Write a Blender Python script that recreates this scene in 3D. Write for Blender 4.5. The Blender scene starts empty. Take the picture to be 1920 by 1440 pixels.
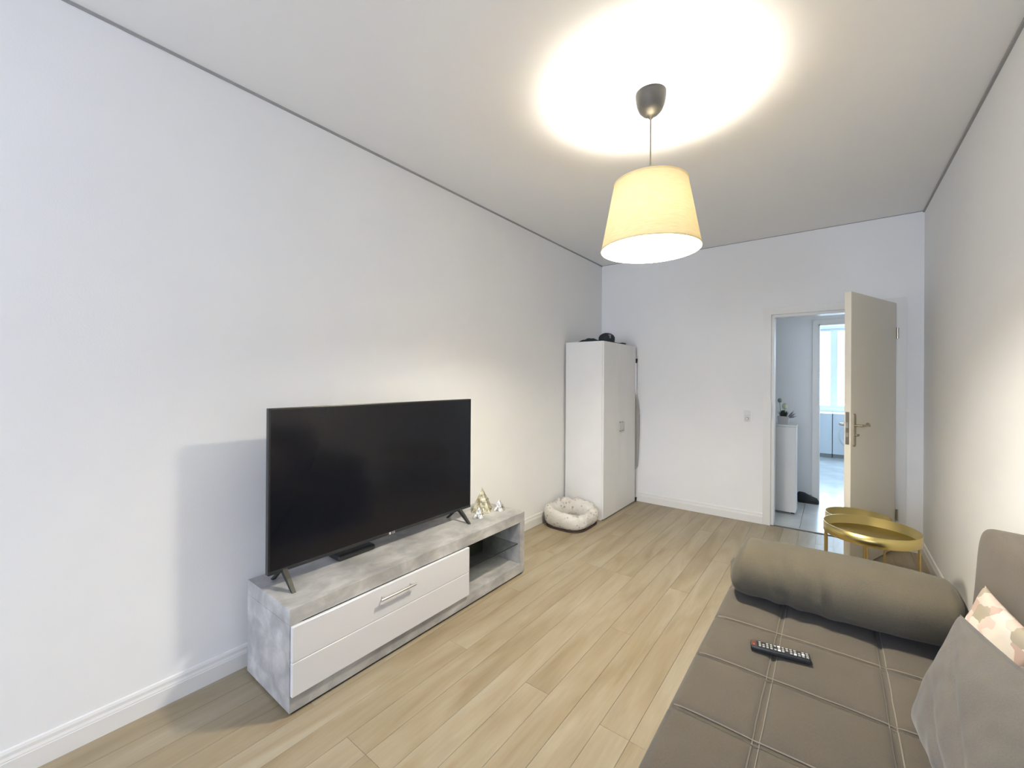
import bpy, bmesh, math, random
from mathutils import Vector, Matrix, noise
random.seed(7)
scene = bpy.context.scene
COL = scene.collection
PI = math.pi

# ------------------------------------------------------------------ camera
F_PX, YAW, CY, CX, PITCH, ROLL = 786.17, 0.6560, 710.24, 958.42, 0.0013, 0.0065
CAM_Z = 1.38
cd = bpy.data.cameras.new('camera')
cam = bpy.data.objects.new('camera', cd)
COL.objects.link(cam)
_c, _s = math.cos(YAW), math.sin(YAW)
fw = Vector((-_s * math.cos(PITCH), _c * math.cos(PITCH), math.sin(PITCH)))
rt = Vector((_c, _s, 0))
up = rt.cross(fw)
r2 = rt * math.cos(ROLL) + up * math.sin(ROLL)
u2 = up * math.cos(ROLL) - rt * math.sin(ROLL)
M = Matrix.Identity(4)
for i in range(3):
    M[i][0], M[i][1], M[i][2] = r2[i], u2[i], -fw[i]
M[2][3] = CAM_Z
cam.matrix_world = M
cd.sensor_width = 36.0
cd.lens = F_PX * 36.0 / 1920.0
cd.shift_x = (960 - CX) / 1920.0
cd.shift_y = (CY - 720) / 1920.0
cd.clip_start = 0.02
scene.camera = cam

# ------------------------------------------------------------------ world, lights, exposure
scene.view_settings.view_transform = 'Standard'
scene.view_settings.look = 'None'
scene.view_settings.gamma = 1.0
scene.view_settings.exposure = 0.02
scene.view_settings.use_curve_mapping = False
w = bpy.data.worlds.new('sky')
scene.world = w
w.use_nodes = True
bg = w.node_tree.nodes['Background']
bg.inputs[0].default_value = (0.86, 0.95, 1.0, 1)
bg.inputs[1].default_value = 2.6

LAMP = Vector((-0.705, 2.005, 0))


def area_light(name, loc, target, sx, sy, power, color):
    l = bpy.data.lights.new(name, 'AREA')
    l.shape = 'RECTANGLE'
    l.size, l.size_y, l.energy, l.color = sx, sy, power, color
    o = bpy.data.objects.new(name, l)
    o.location = loc
    o.rotation_euler = (Vector(target) - Vector(loc)).to_track_quat('-Z', 'Y').to_euler()
    COL.objects.link(o)
    return o


# daylight in through the window behind the camera, and in through the kitchen window
area_light('window_daylight', (-0.80, -4.40, 1.55), (-0.80, 2.0, 1.45), 2.4, 1.9, 122, (.69, .775, 1.0))
area_light('kitchen_daylight', (0.30, 10.16, 1.60), (0.20, 6.0, 1.0), 2.2, 1.5, 165, (.52, .75, 1.0))
# unseen fill light added at the corridor's right end to brighten it
area_light('corridor_fill', (1.74, 5.40, 1.55), (-1.0, 5.40, 1.2), .8, 1.5, 4, (.66, .80, 1.0))
# the bulb of the pendant lamp
pl = bpy.data.lights.new('lamp_light', 'POINT')
pl.energy, pl.color, pl.shadow_soft_size = 158, (1.0, .96, .84), 0.095
plo = bpy.data.objects.new('lamp_light', pl)
plo.location = (LAMP.x, LAMP.y, 2.165)
COL.objects.link(plo)

# ------------------------------------------------------------------ materials


def mat(name, color, rough=0.5, metal=0.0, spec=0.5, **kw):
    m = bpy.data.materials.new(name)
    m.use_nodes = True
    b = m.node_tree.nodes['Principled BSDF']
    b.inputs['Base Color'].default_value = (*color, 1)
    b.inputs['Roughness'].default_value = rough
    b.inputs['Metallic'].default_value = metal
    b.inputs['Specular IOR Level'].default_value = spec
    for k, v in kw.items():
        b.inputs[k.replace('_', ' ')].default_value = v
    return m


def nodes(m):
    return m.node_tree.nodes, m.node_tree.links, m.node_tree.nodes['Principled BSDF']


def ramp(nt, stops):
    r = nt.new('ShaderNodeValToRGB')
    e = r.color_ramp.elements
    while len(e) < len(stops):
        e.new(0.5)
    for i, (p, c) in enumerate(stops):
        e[i].position = p
        e[i].color = (*c, 1)
    return r


def noisy(m, c1, c2, scale=5.0, detail=4, lo=0.35, hi=0.65, stretch=(1, 1, 1), bump=0.0, bscale=None, dist=0.0, coord='Object'):
    nt, ln, b = nodes(m)
    tc = nt.new('ShaderNodeTexCoord')
    mp = nt.new('ShaderNodeMapping')
    mp.inputs['Scale'].default_value = stretch
    ln.new(tc.outputs[coord], mp.inputs[0])
    n = nt.new('ShaderNodeTexNoise')
    n.inputs['Scale'].default_value = scale
    n.inputs['Detail'].default_value = detail
    n.inputs['Distortion'].default_value = dist
    ln.new(mp.outputs[0], n.inputs[0])
    r = ramp(nt, [(lo, c1), (hi, c2)])
    ln.new(n.outputs[0], r.inputs[0])
    ln.new(r.outputs[0], b.inputs['Base Color'])
    if bump:
        n2 = nt.new('ShaderNodeTexNoise')
        n2.inputs['Scale'].default_value = bscale or scale * 8
        n2.inputs['Detail'].default_value = 3
        ln.new(mp.outputs[0], n2.inputs[0])
        bp = nt.new('ShaderNodeBump')
        bp.inputs['Strength'].default_value = bump
        bp.inputs['Distance'].default_value = 0.01
        ln.new(n2.outputs[0], bp.inputs['Height'])
        ln.new(bp.outputs[0], b.inputs['Normal'])
    return m


M_WALL = noisy(mat('wall_paint', (.89, .89, .89), .9, spec=.2), (.88, .88, .88), (.90, .90, .90), 2.0, bump=.04, bscale=180)
M_CEIL = mat('ceiling_paint', (.92, .92, .92), .95, spec=.15)
M_TRIM = mat('white_trim_gloss', (.82, .81, .79), .35)
M_PROFILE = mat('ceiling_profile_grey', (.36, .36, .36), .6)
M_CASING = mat('door_casing_white', (.80, .79, .76), .4)
M_DOOR = mat('door_leaf_white', (.86, .80, .665), .38)
M_SLAB = mat('subfloor', (.36, .29, .20), .9)
M_DARK = mat('black_plinth', (.02, .018, .015), .6)

# concrete-look laminate
M_CONC = mat('concrete_laminate', (.4, .4, .4), .42, spec=.35)
nt, ln, b = nodes(M_CONC)
tc = nt.new('ShaderNodeTexCoord')
mp = nt.new('ShaderNodeMapping')
mp.inputs['Scale'].default_value = (1.2, .8, 1.2)
ln.new(tc.outputs['Object'], mp.inputs[0])
n1 = nt.new('ShaderNodeTexNoise')
n1.inputs['Scale'].default_value = 6.5
n1.inputs['Detail'].default_value = 7
n1.inputs['Roughness'].default_value = .58
n1.inputs['Distortion'].default_value = .35
ln.new(mp.outputs[0], n1.inputs[0])
rp = ramp(nt, [(.34, (.29, .285, .28)), (.46, (.37, .365, .36)), (.54, (.43, .425, .415)), (.66, (.54, .535, .52))])
ln.new(n1.outputs[0], rp.inputs[0])
ln.new(rp.outputs[0], b.inputs['Base Color'])

M_GLOSSWHITE = mat('white_gloss_lacquer', (.68, .68, .70), .12, spec=.5)
M_CHROME = mat('brushed_steel', (.62, .62, .62), .28, 1.0)
M_BLACKPL = mat('black_plastic', (.018, .02, .022), .38)
M_SCREEN = mat('tv_screen_black', (.006, .007, .011), .14, spec=.28)
M_TVEDGE = mat('tv_bezel', (.012, .012, .014), .25, spec=.5)
M_TVLEG = mat('tv_leg_dark', (.018, .020, .019), .5)
M_WARD = noisy(mat('wardrobe_white', (.8, .8, .8), .4), (.79, .785, .77), (.82, .815, .80), 3)
M_BULB = mat('bulb_glass', (1, 1, 1), .4, Emission_Color=(1, .86, .62, 1), Emission_Strength=25)
M_GOLD = mat('brushed_gold', (.56, .45, .18), .30, 1.0)
M_GOLDLEG = mat('gold_leg', (.50, .36, .14), .35, .9)
M_NICKEL = mat('satin_nickel', (.42, .38, .31), .3, 1.0)
M_BRASSY = mat('satin_brass_handle', (.50, .43, .30), .32, 1.0)
M_CORD = mat('dark_cord', (.03, .03, .03), .6)
M_CAPBLACK = noisy(mat('canopy_black', (.03, .035, .04), .45), (.022, .024, .028), (.034, .037, .045), 12)
M_WHITEPL = mat('white_plastic', (.78, .77, .74), .35)
M_GREYPL = mat('grey_plastic', (.38, .37, .35), .4)
M_REDPL = mat('red_plastic', (.45, .05, .03), .4)
M_BTN = mat('button_grey', (.42, .42, .40), .35)
M_BTNW = mat('button_white', (.9, .9, .88), .3)
M_SHOE = mat('black_suede', (.02, .025, .03), .8)
M_TILEBASE = mat('grout', (.45, .45, .43), .8)
M_SKIRT = mat('grey_skirting_tile', (.36, .38, .42), .5)
M_GLASS = mat('window_glass', (1, 1, 1), .02, Transmission_Weight=1.0, IOR=1.05)
M_FRAME = mat('upvc_window_frame', (.80, .84, .86), .35)
M_HATLOGO = mat('grey_embroidery', (.30, .31, .33), .7)

# lamp shade fabric
M_SHADE = bpy.data.materials.new('linen_lampshade')
M_SHADE.use_nodes = True
nt, ln = M_SHADE.node_tree.nodes, M_SHADE.node_tree.links
nt.remove(nt['Principled BSDF'])
out = nt['Material Output']
tc = nt.new('ShaderNodeTexCoord')
mp = nt.new('ShaderNodeMapping')
mp.inputs['Scale'].default_value = (1, 1, 14)
ln.new(tc.outputs['Object'], mp.inputs[0])
n1 = nt.new('ShaderNodeTexNoise')
n1.inputs['Scale'].default_value = 22
n1.inputs['Detail'].default_value = 5
ln.new(mp.outputs[0], n1.inputs[0])
rp = ramp(nt, [(.3, (.84, .66, .33)), (.7, (.93, .77, .45))])
ln.new(n1.outputs[0], rp.inputs[0])
d = nt.new('ShaderNodeBsdfDiffuse')
t = nt.new('ShaderNodeBsdfTranslucent')
mx = nt.new('ShaderNodeMixShader')
mx.inputs[0].default_value = .009
ln.new(rp.outputs[0], d.inputs[0])
ln.new(rp.outputs[0], t.inputs[0])
ln.new(d.outputs[0], mx.inputs[1])
ln.new(t.outputs[0], mx.inputs[2])
ln.new(mx.outputs[0], out.inputs[0])
M_SHADEIN = mat('shade_white_lining', (.9, .88, .82), .8)


def wood_mat():
    m = mat('light_oak_plank', (.5, .4, .3), .42, spec=.32)
    nt, ln, b = nodes(m)
    tc = nt.new('ShaderNodeTexCoord')
    oi = nt.new('ShaderNodeObjectInfo')
    comb = nt.new('ShaderNodeCombineXYZ')
    mul = nt.new('ShaderNodeMath')
    mul.operation = 'MULTIPLY'
    mul.inputs[1].default_value = 37.0
    ln.new(oi.outputs['Random'], mul.inputs[0])
    ln.new(mul.outputs[0], comb.inputs[0])
    ln.new(mul.outputs[0], comb.inputs[1])
    add = nt.new('ShaderNodeVectorMath')
    ln.new(tc.outputs['Object'], add.inputs[0])
    ln.new(comb.outputs[0], add.inputs[1])

    def ns(scale, st, detail, dist, rough=.55):
        mp = nt.new('ShaderNodeMapping')
        mp.inputs['Scale'].default_value = st
        ln.new(add.outputs[0], mp.inputs[0])
        n = nt.new('ShaderNodeTexNoise')
        n.inputs['Scale'].default_value = scale
        n.inputs['Detail'].default_value = detail
        n.inputs['Distortion'].default_value = dist
        n.inputs['Roughness'].default_value = rough
        ln.new(mp.outputs[0], n.inputs[0])
        return n
    # broad cloudy streaks along the plank
    a = ns(2.2, (3.2, .55, 1), 3, .6)
    r1 = ramp(nt, [(.25, (.260, .205, .128)), (.42, (.325, .267, .180)), (.60, (.372, .318, .229)), (.8, (.420, .376, .292))])
    ln.new(a.outputs[0], r1.inputs[0])
    # fine grain
    g = ns(9, (9, .5, 1), 6, .4, .7)
    r2_ = ramp(nt, [(.3, (.90, .88, .85)), (.7, (1.04, 1.04, 1.04))])
    ln.new(g.outputs[0], r2_.inputs[0])
    m1 = nt.new('ShaderNodeMix')
    m1.data_type = 'RGBA'
    m1.blend_type = 'MULTIPLY'
    m1.inputs[0].default_value = .8
    ln.new(r1.outputs[0], m1.inputs[6])
    ln.new(r2_.outputs[0], m1.inputs[7])
    # plank to plank tone
    r3 = ramp(nt, [(0, (.975, .965, .95)), (1, (1.025, 1.025, 1.025))])
    ln.new(oi.outputs['Random'], r3.inputs[0])
    m2 = nt.new('ShaderNodeMix')
    m2.data_type = 'RGBA'
    m2.blend_type = 'MULTIPLY'
    m2.inputs[0].default_value = 1
    ln.new(m1.outputs[2], m2.inputs[6])
    ln.new(r3.outputs[0], m2.inputs[7])
    # knots
    mpk = nt.new('ShaderNodeMapping')
    mpk.inputs['Scale'].default_value = (5.5, 2.0, 1)
    ln.new(add.outputs[0], mpk.inputs[0])
    v = nt.new('ShaderNodeTexVoronoi')
    v.inputs['Scale'].default_value = 1.0
    ln.new(mpk.outputs[0], v.inputs[0])
    rk = ramp(nt, [(.02, (1, 1, 1)), (.13, (0, 0, 0))])
    ln.new(v.outputs['Distance'], rk.inputs[0])
    rv = ramp(nt, [(.52, (0, 0, 0)), (.56, (1, 1, 1))])
    ln.new(v.outputs['Color'], rv.inputs[0])
    mk = nt.new('ShaderNodeMath')
    mk.operation = 'MULTIPLY'
    ln.new(rk.outputs[0], mk.inputs[0])
    ln.new(rv.outputs[0], mk.inputs[1])
    mk2 = nt.new('ShaderNodeMath')
    mk2.operation = 'MULTIPLY'
    mk2.inputs[1].default_value = .55
    ln.new(mk.outputs[0], mk2.inputs[0])
    m3 = nt.new('ShaderNodeMix')
    m3.data_type = 'RGBA'
    ln.new(mk2.outputs[0], m3.inputs[0])
    ln.new(m2.outputs[2], m3.inputs[6])
    m3.inputs[7].default_value = (.27, .18, .10, 1)
    ln.new(m3.outputs[2], b.inputs['Base Color'])
    return m


M_WOOD = wood_mat()
M_TILE = noisy(mat('grey_floor_tile', (.55, .56, .55), .22, spec=.5), (.50, .51, .50), (.60, .61, .60), 3)


def fabric(name, c1, c2, rough=.95, scale=260, b_=.25, sheen=.0, big=None):
    m = mat(name, c1, rough, spec=.15)
    nt, ln, b = nodes(m)
    tc = nt.new('ShaderNodeTexCoord')
    n = nt.new('ShaderNodeTexNoise')
    n.inputs['Scale'].default_value = scale
    n.inputs['Detail'].default_value = 2
    ln.new(tc.outputs['Object'], n.inputs[0])
    n2 = nt.new('ShaderNodeTexNoise')
    n2.inputs['Scale'].default_value = 4
    ln.new(tc.outputs['Object'], n2.inputs[0])
    av = nt.new('ShaderNodeMath')
    av.operation = 'MULTIPLY_ADD'
    av.inputs[1].default_value = .5
    ln.new(n.outputs[0], av.inputs[0])
    h = nt.new('ShaderNodeMath')
    h.operation = 'MULTIPLY'
    h.inputs[1].default_value = .5
    ln.new(n2.outputs[0], h.inputs[0])
    ln.new(h.outputs[0], av.inputs[2])
    r = ramp(nt, [(.35, c1), (.65, c2)])
    ln.new(av.outputs[0], r.inputs[0])
    ln.new(r.outputs[0], b.inputs['Base Color'])
    bp = nt.new('ShaderNodeBump')
    bp.inputs['Strength'].default_value = b_
    bp.inputs['Distance'].default_value = .002
    ln.new(n.outputs[0], bp.inputs['Height'])
    ln.new(bp.outputs[0], b.inputs['Normal'])
    b.inputs['Sheen Weight'].default_value = sheen
    return m


M_SOFA = fabric('taupe_velour', (.080, .071, .060), (.097, .086, .074), sheen=.15)
M_STITCH = mat('pale_stitching', (.19, .17, .145), .9)
M_BOLSTER = fabric('grey_olive_cotton', (.088, .079, .060), (.108, .097, .077), sheen=.1)
M_PILLOW = fabric('mid_grey_satin', (.114, .107, .099), (.132, .124, .116), rough=.75, sheen=.2)
M_BACK = fabric('dark_taupe_velour', (.100, .087, .072), (.122, .108, .092), sheen=.15)

# patterned cushion: pale pink, cream and beige patches
M_PATT = mat('patterned_cushion_cloth', (.7, .65, .6), .9, spec=.15)
nt, ln, b = nodes(M_PATT)
tc = nt.new('ShaderNodeTexCoord')
mp = nt.new('ShaderNodeMapping')
mp.inputs['Scale'].default_value = (1.0, 1.9, 1)
mp.inputs['Rotation'].default_value = (0, 0, .55)
ln.new(tc.outputs['Object'], mp.inputs[0])
v = nt.new('ShaderNodeTexVoronoi')
v.distance = 'MANHATTAN'
v.inputs['Scale'].default_value = 17
v.inputs['Randomness'].default_value = .75
ln.new(mp.outputs[0], v.inputs[0])
sx = nt.new('ShaderNodeSeparateColor')
ln.new(v.outputs['Color'], sx.inputs[0])
r = ramp(nt, [(0, (.66, .60, .53)), (.33, (.64, .49, .43)), (.52, (.68, .63, .58)), (.70, (.36, .32, .25)), (.84, (.48, .36, .31))])
r.color_ramp.interpolation = 'CONSTANT'
ln.new(sx.outputs[0], r.inputs[0])
ln.new(r.outputs[0], b.inputs['Base Color'])

# fleece of the pet bed: cream with soft grey marks
M_FLEECE = mat('cream_fleece', (.8, .76, .72), .95, spec=.1)
nt, ln, b = nodes(M_FLEECE)
tc = nt.new('ShaderNodeTexCoord')
v = nt.new('ShaderNodeTexVoronoi')
v.inputs['Scale'].default_value = 28
ln.new(tc.outputs['Object'], v.inputs[0])
n = nt.new('ShaderNodeTexNoise')
n.inputs['Scale'].default_value = 30
n.inputs['Detail'].default_value = 4
ln.new(tc.outputs['Object'], n.inputs[0])
ad = nt.new('ShaderNodeMath')
ad.operation = 'ADD'
ln.new(v.outputs['Distance'], ad.inputs[0])
ln.new(n.outputs[0], ad.inputs[1])
r = ramp(nt, [(.55, (.36, .33, .31)), (.68, (.60, .56, .52)), (.85, (.72, .69, .65))])
ln.new(ad.outputs[0], r.inputs[0])
ln.new(r.outputs[0], b.inputs['Base Color'])
bp = nt.new('ShaderNodeBump')
bp.inputs['Strength'].default_value = .6
bp.inputs['Distance'].default_value = .006
n3 = nt.new('ShaderNodeTexNoise')
n3.inputs['Scale'].default_value = 60
ln.new(tc.outputs['Object'], n3.inputs[0])
ln.new(n3.outputs[0], bp.inputs['Height'])
ln.new(bp.outputs[0], b.inputs['Normal'])

M_ANTIQUE = noisy(mat('antiqued_gold_metal', (.6, .52, .33), .38, .85), (.30, .25, .13), (.78, .72, .52), 38, 5, .4, .6, bump=.5, bscale=90)
M_SILVER = noisy(mat('antiqued_silver_metal', (.7, .68, .62), .30, .85), (.36, .33, .28), (.90, .87, .80), 60, 5, .4, .6, bump=.5, bscale=120)
M_KITCHEN = mat('kitchen_front_white', (.72, .74, .76), .3)
M_POT = mat('grey_white_pot', (.52, .50, .50), .6)
M_LEAF = mat('dark_green_leaf', (.03, .05, .035), .6)
M_LEAF2 = mat('purple_grey_leaf', (.20, .19, .23), .6)
M_FLOWER = mat('cream_flower', (.55, .57, .42), .8)
M_FLOWER2 = mat('grey_green_flower', (.26, .29, .27), .8)
M_STEM = mat('pale_stem', (.32, .36, .30), .7)

# ------------------------------------------------------------------ helpers


def link(name, bm, m, parent=None, smooth=False, bevel=None):
    me = bpy.data.meshes.new(name)
    bmesh.ops.recalc_face_normals(bm, faces=bm.faces)
    bm.to_mesh(me)
    bm.free()
    o = bpy.data.objects.new(name, me)
    COL.objects.link(o)
    for mm in (m if isinstance(m, (list, tuple)) else [m]):
        me.materials.append(mm)
    if smooth:
        for p in me.polygons:
            p.use_smooth = True
    if parent:
        o.parent = parent
    return o


def box(bm, x0, x1, y0, y1, z0, z1, bev=0.0, seg=2):
    vs = [bm.verts.new((x, y, z)) for x in (x0, x1) for y in (y0, y1) for z in (z0, z1)]
    idx = [(0, 1, 3, 2), (4, 6, 7, 5), (0, 4, 5, 1), (2, 3, 7, 6), (0, 2, 6, 4), (1, 5, 7, 3)]
    fs = [bm.faces.new([vs[i] for i in f]) for f in idx]
    if bev:
        es = list({e for f in fs for e in f.edges})
        bmesh.ops.bevel(bm, geom=es, offset=bev, segments=seg, affect='EDGES', profile=.5)
    return bm


def bx(name, m, dims, parent=None, bev=0.0, seg=2, smooth=False):
    bm = bmesh.new()
    box(bm, *dims, bev=bev, seg=seg)
    return link(name, bm, m, parent, smooth)


def tube(bm, pts, r, n=12, cap=True):
    pts = [Vector(p) for p in pts]
    rs = r if isinstance(r, (list, tuple)) else [r] * len(pts)
    rings = []
    prev = None
    for i, p in enumerate(pts):
        t = (pts[min(i + 1, len(pts) - 1)] - pts[max(i - 1, 0)]).normalized()
        if prev is None:
            a = Vector((0, 0, 1)) if abs(t.z) < .9 else Vector((1, 0, 0))
            u = t.cross(a).normalized()
        else:
            u = (prev - t * prev.dot(t)).normalized()
        prev = u
        v = t.cross(u)
        rings.append([bm.verts.new(p + (u * math.cos(2 * PI * k / n) + v * math.sin(2 * PI * k / n)) * rs[i]) for k in range(n)])
    for a, b_ in zip(rings, rings[1:]):
        for k in range(n):
            bm.faces.new((a[k], a[(k + 1) % n], b_[(k + 1) % n], b_[k]))
    if cap:
        bm.faces.new(rings[0])
        bm.faces.new(rings[-1][::-1])
    return bm


def lathe(bm, prof, c=(0, 0, 0), n=48, close=False):
    rings = []
    for (r, z) in prof:
        if r < 1e-5:
            rings.append([bm.verts.new((c[0], c[1], c[2] + z))])
        else:
            rings.append([bm.verts.new((c[0] + r * math.cos(2 * PI * k / n), c[1] + r * math.sin(2 * PI * k / n), c[2] + z)) for k in range(n)])
    pairs = list(zip(rings, rings[1:]))
    if close:
        pairs.append((rings[-1], rings[0]))
    for a, b_ in pairs:
        for k in range(n):
            k2 = (k + 1) % n
            if len(a) == 1 and len(b_) == 1:
                continue
            if len(a) == 1:
                bm.faces.new((a[0], b_[k], b_[k2]))
            elif len(b_) == 1:
                bm.faces.new((a[k], a[k2], b_[0]))
            else:
                bm.faces.new((a[k], a[k2], b_[k2], b_[k]))
    return bm


def hull_prism(bm, poly, axis, a0, a1):
    """extrude a closed 2-D polygon along an axis ('x','y','z')"""
    def P(u, v, a):
        return {'x': (a, u, v), 'y': (u, a, v), 'z': (u, v, a)}[axis]
    A = [bm.verts.new(P(u, v, a0)) for u, v in poly]
    B = [bm.verts.new(P(u, v, a1)) for u, v in poly]
    n = len(poly)
    bm.faces.new(A)
    bm.faces.new(B[::-1])
    for i in range(n):
        bm.faces.new((A[i], A[(i + 1) % n], B[(i + 1) % n], B[i]))
    return bm


def empty(name, loc, label=None, cat=None, group=None, kind=None, rotz=0):
    o = bpy.data.objects.new(name, None)
    COL.objects.link(o)
    o.location = loc
    o.rotation_euler = (0, 0, rotz)
    o.empty_display_size = .05
    tag(o, label, cat, group, kind)
    return o


def tag(o, label=None, cat=None, group=None, kind=None):
    if label:
        o['label'] = label
    if cat:
        o['category'] = cat
    if group:
        o['group'] = group
    if kind:
        o['kind'] = kind
    return o


def struct(o):
    o['kind'] = 'structure'
    return o


# ------------------------------------------------------------------ room constants
XL, XR, YB, YF, H = -2.234, 0.573, 4.696, -4.30, 2.761
WT = 0.13                     # wall thickness
OX0, OX1, OZ = -0.480, 0.410, 2.016    # doorway rebate opening
YC0, YC1 = YB + WT, 5.960     # corridor
KY = 10.10                    # kitchen window wall
KX0, KX1 = -0.14, 0.74        # kitchen doorway

# walls
struct(bx('wall_left', M_WALL, (XL - .15, XL, YF, YB, 0, H)))
struct(bx('wall_right', M_WALL, (XR, XR + .15, YF, YB, 0, H)))
bm = bmesh.new()
box(bm, XL - .15, OX0, YB, YC0, 0, H)
box(bm, OX1, 1.8, YB, YC0, 0, H)
box(bm, OX0, OX1, YB, YC0, OZ, H)
struct(link('wall_back', bm, M_WALL))
# wall behind the camera with its window opening
WX0, WX1, WZ0, WZ1 = -2.05, 0.42, .55, 2.55
bm = bmesh.new()
box(bm, XL - .15, WX0, YF - .18, YF, 0, H)
box(bm, WX1, XR + .15, YF - .18, YF, 0, H)
box(bm, WX0, WX1, YF - .18, YF, 0, WZ0)
box(bm, WX0, WX1, YF - .18, YF, WZ1, H)
struct(link('wall_front', bm, M_WALL))
win = struct(empty('window_1', (WX0, YF, WZ0)))
bm = bmesh.new()
fw_, fd = .06, .06
L_, Hh = WX1 - WX0, WZ1 - WZ0
box(bm, 0, L_, -.16, -.10, 0, fw_)
box(bm, 0, L_, -.16, -.10, Hh - fw_, Hh)
for xx in (0, L_ / 2 - fw_ / 2, L_ - fw_):
    box(bm, xx, xx + fw_, -.16, -.10, fw_, Hh - fw_)
link('window_frame', bm, M_FRAME, win)
bx('window_sill', M_TRIM, (-.04, L_ + .04, -.10, .10, -.025, 0), win, .004)

# ceiling and its grey shadow-gap profile
struct(bx('ceiling', M_CEIL, (XL - .15, XR + .15, YF - .18, YB, H, H + .1)))
for i, d_ in enumerate([(XL, XL + .006, YF, YB, H - .012, H), (XR - .010, XR, YF, YB, H - .014, H), (XL, XR, YB - .003, YB, H - .006, H)]):
    struct(bx('trim_%d' % (i + 1), M_PROFILE, d_))

# floor: slab and individual planks
floor = struct(bx('floor', M_SLAB, (XL, XR, YF, YB, -.08, -.012)))
PW = 0.1235
known = {-7: 2.85, -5: 1.565, -4: 2.85, -3: 2.85, -1: 1.563, 1: 2.865, 2: 1.555, 3: 1.553}
X0 = -0.985
PLEN = 1.95
i0 = math.floor((XL - X0) / PW)
k = i0
while X0 + k * PW < XR:
    xa, xb = max(X0 + k * PW, XL), min(X0 + (k + 1) * PW, XR)
    off = known.get(k, 2.2 + .65 * ((k * 7) % 3) - .4 * (k % 2))
    j = off
    while j > YF:
        j -= PLEN
    while j < YB:
        ya, yb = max(j, YF), min(j + PLEN, YB)
        if yb - ya > .02 and xb - xa > .01:
            g = .0006
            cx_, cy_ = (xa + xb) / 2, (ya + yb) / 2
            bm = bmesh.new()
            box(bm, xa + g - cx_, xb - g - cx_, ya + g - cy_, yb - g - cy_, -.010, -.0002 - .0004 * random.random())
            o = link('plank', bm, M_WOOD, floor)
            o.location = (cx_, cy_, 0)
        j += PLEN
    k += 1

# skirting boards (moulded profile), profile in (depth from wall, height)
SK = [(0, 0), (.015, 0), (.015, .066), (.0135, .069), (.0135, .073), (.010, .082), (.0095, .094), (.006, .103), (0, .105)]


def skirting(name, axis, wallc, sgn, a0, a1):
    bm = bmesh.new()
    hull_prism(bm, [(wallc + sgn * d_, z) for d_, z in SK], axis, a0, a1)
    return struct(link(name, bm, M_TRIM))


skirting('baseboard_left', 'y', XL, 1, YF, YB)
skirting('baseboard_right', 'y', XR, -1, YF, YB)
bm = bmesh.new()
hull_prism(bm, [(YB - d_, z) for d_, z in SK], 'x', XL + .015, OX0 - .060)
struct(link('baseboard_back', bm, M_TRIM))
bm = bmesh.new()
hull_prism(bm, [(YB - d_, z) for d_, z in SK], 'x', OX1 + .060, XR - .015)
struct(link('baseboard_back_right', bm, M_TRIM))

# ------------------------------------------------------------------ door_1: casing, open leaf
d1 = struct(empty('door_1', (OX1, YB, 0)))
bm = bmesh.new()
cw, ct = .060, .010
x0l, x1l = OX0 - OX1, 0.0     # local x of the opening
for (a, b_, c_, e_) in ((x0l - cw, x0l, 0, OZ + cw), (x1l, x1l + cw, 0, OZ + cw), (x0l, x1l, OZ, OZ + cw)):
    box(bm, a, b_, -ct, .002, c_, e_)
link('casing', bm, M_CASING, d1)
bm = bmesh.new()   # lining with rebate
li = .028
box(bm, x0l - .004, x0l + .003, -ct + .001, WT + .01, 0, OZ)
box(bm, x0l + .003, x0l + li, .018, WT + .01, 0, OZ - li)
box(bm, x1l - .003, x1l + .004, -ct + .001, WT + .01, 0, OZ)
box(bm, x1l - li, x1l - .003, .018, WT + .01, 0, OZ - li)
box(bm, x0l, x1l, -ct + .001, WT + .01, OZ - .003, OZ + .004)
box(bm, x0l, x1l, .018, WT + .01, OZ - li, OZ - .003)
link('lining', bm, M_CASING, d1)
bx('strike_plate', M_NICKEL, (x0l + .003, x0l + .0055, -.006, .016, 1.005, 1.165), d1)
bx('threshold', M_GREYPL, (x0l, x1l, .035, .060, 0, .004), d1, .0015)

leaf_ang = math.atan2(-.79, -.305)
leaf = bx('leaf', M_DOOR, (.004, .862, -.040, 0, .008, 2.030), d1, .002)
leaf.location = (-.002, -.014, 0)
leaf.rotation_euler = (0, 0, leaf_ang)


def lever(side):
    """side=+1 on the room face, -1 on the corridor face"""
    y = 0 if side > 0 else -.040
    s = side
    bm = bmesh.new()
    px = .862 - .052
    # long rounded backplate
    poly = []
    for k_ in range(9):
        a = PI * k_ / 8
        poly.append((px + .0175 * math.cos(a), 1.130 + .0175 * math.sin(a)))
    for k_ in range(9):
        a = PI + PI * k_ / 8
        poly.append((px + .0175 * math.cos(a), .925 + .0175 * math.sin(a)))
    hull_prism(bm, poly, 'y', y, y + s * .008)
    o = link('backplate', bm, M_BRASSY, leaf)
    bm = bmesh.new()
    zz = 1.062
    tube(bm, [(px, y, zz), (px, y + s * .035, zz), (px - .004, y + s * .044, zz), (px - .014, y + s * .048, zz), (px - .075, y + s * .048, zz - .002)],
         [.009, .009, .0095, .0095, .0085], 14)
    # flat blade grip curving up and down at the end
    blade = [(px - .066, zz - .009), (px - .080, zz + .010), (px - .100, zz + .018), (px - .122, zz + .010), (px - .136, zz - .006), (px - .130, zz - .013), (px - .105, zz - .006), (px - .080, zz - .010)]
    hull_prism(bm, blade, 'y', y + s * .042, y + s * .054)
    link('lever', bm, M_BRASSY if s > 0 else M_CHROME, leaf, smooth=False)
    return px


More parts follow.
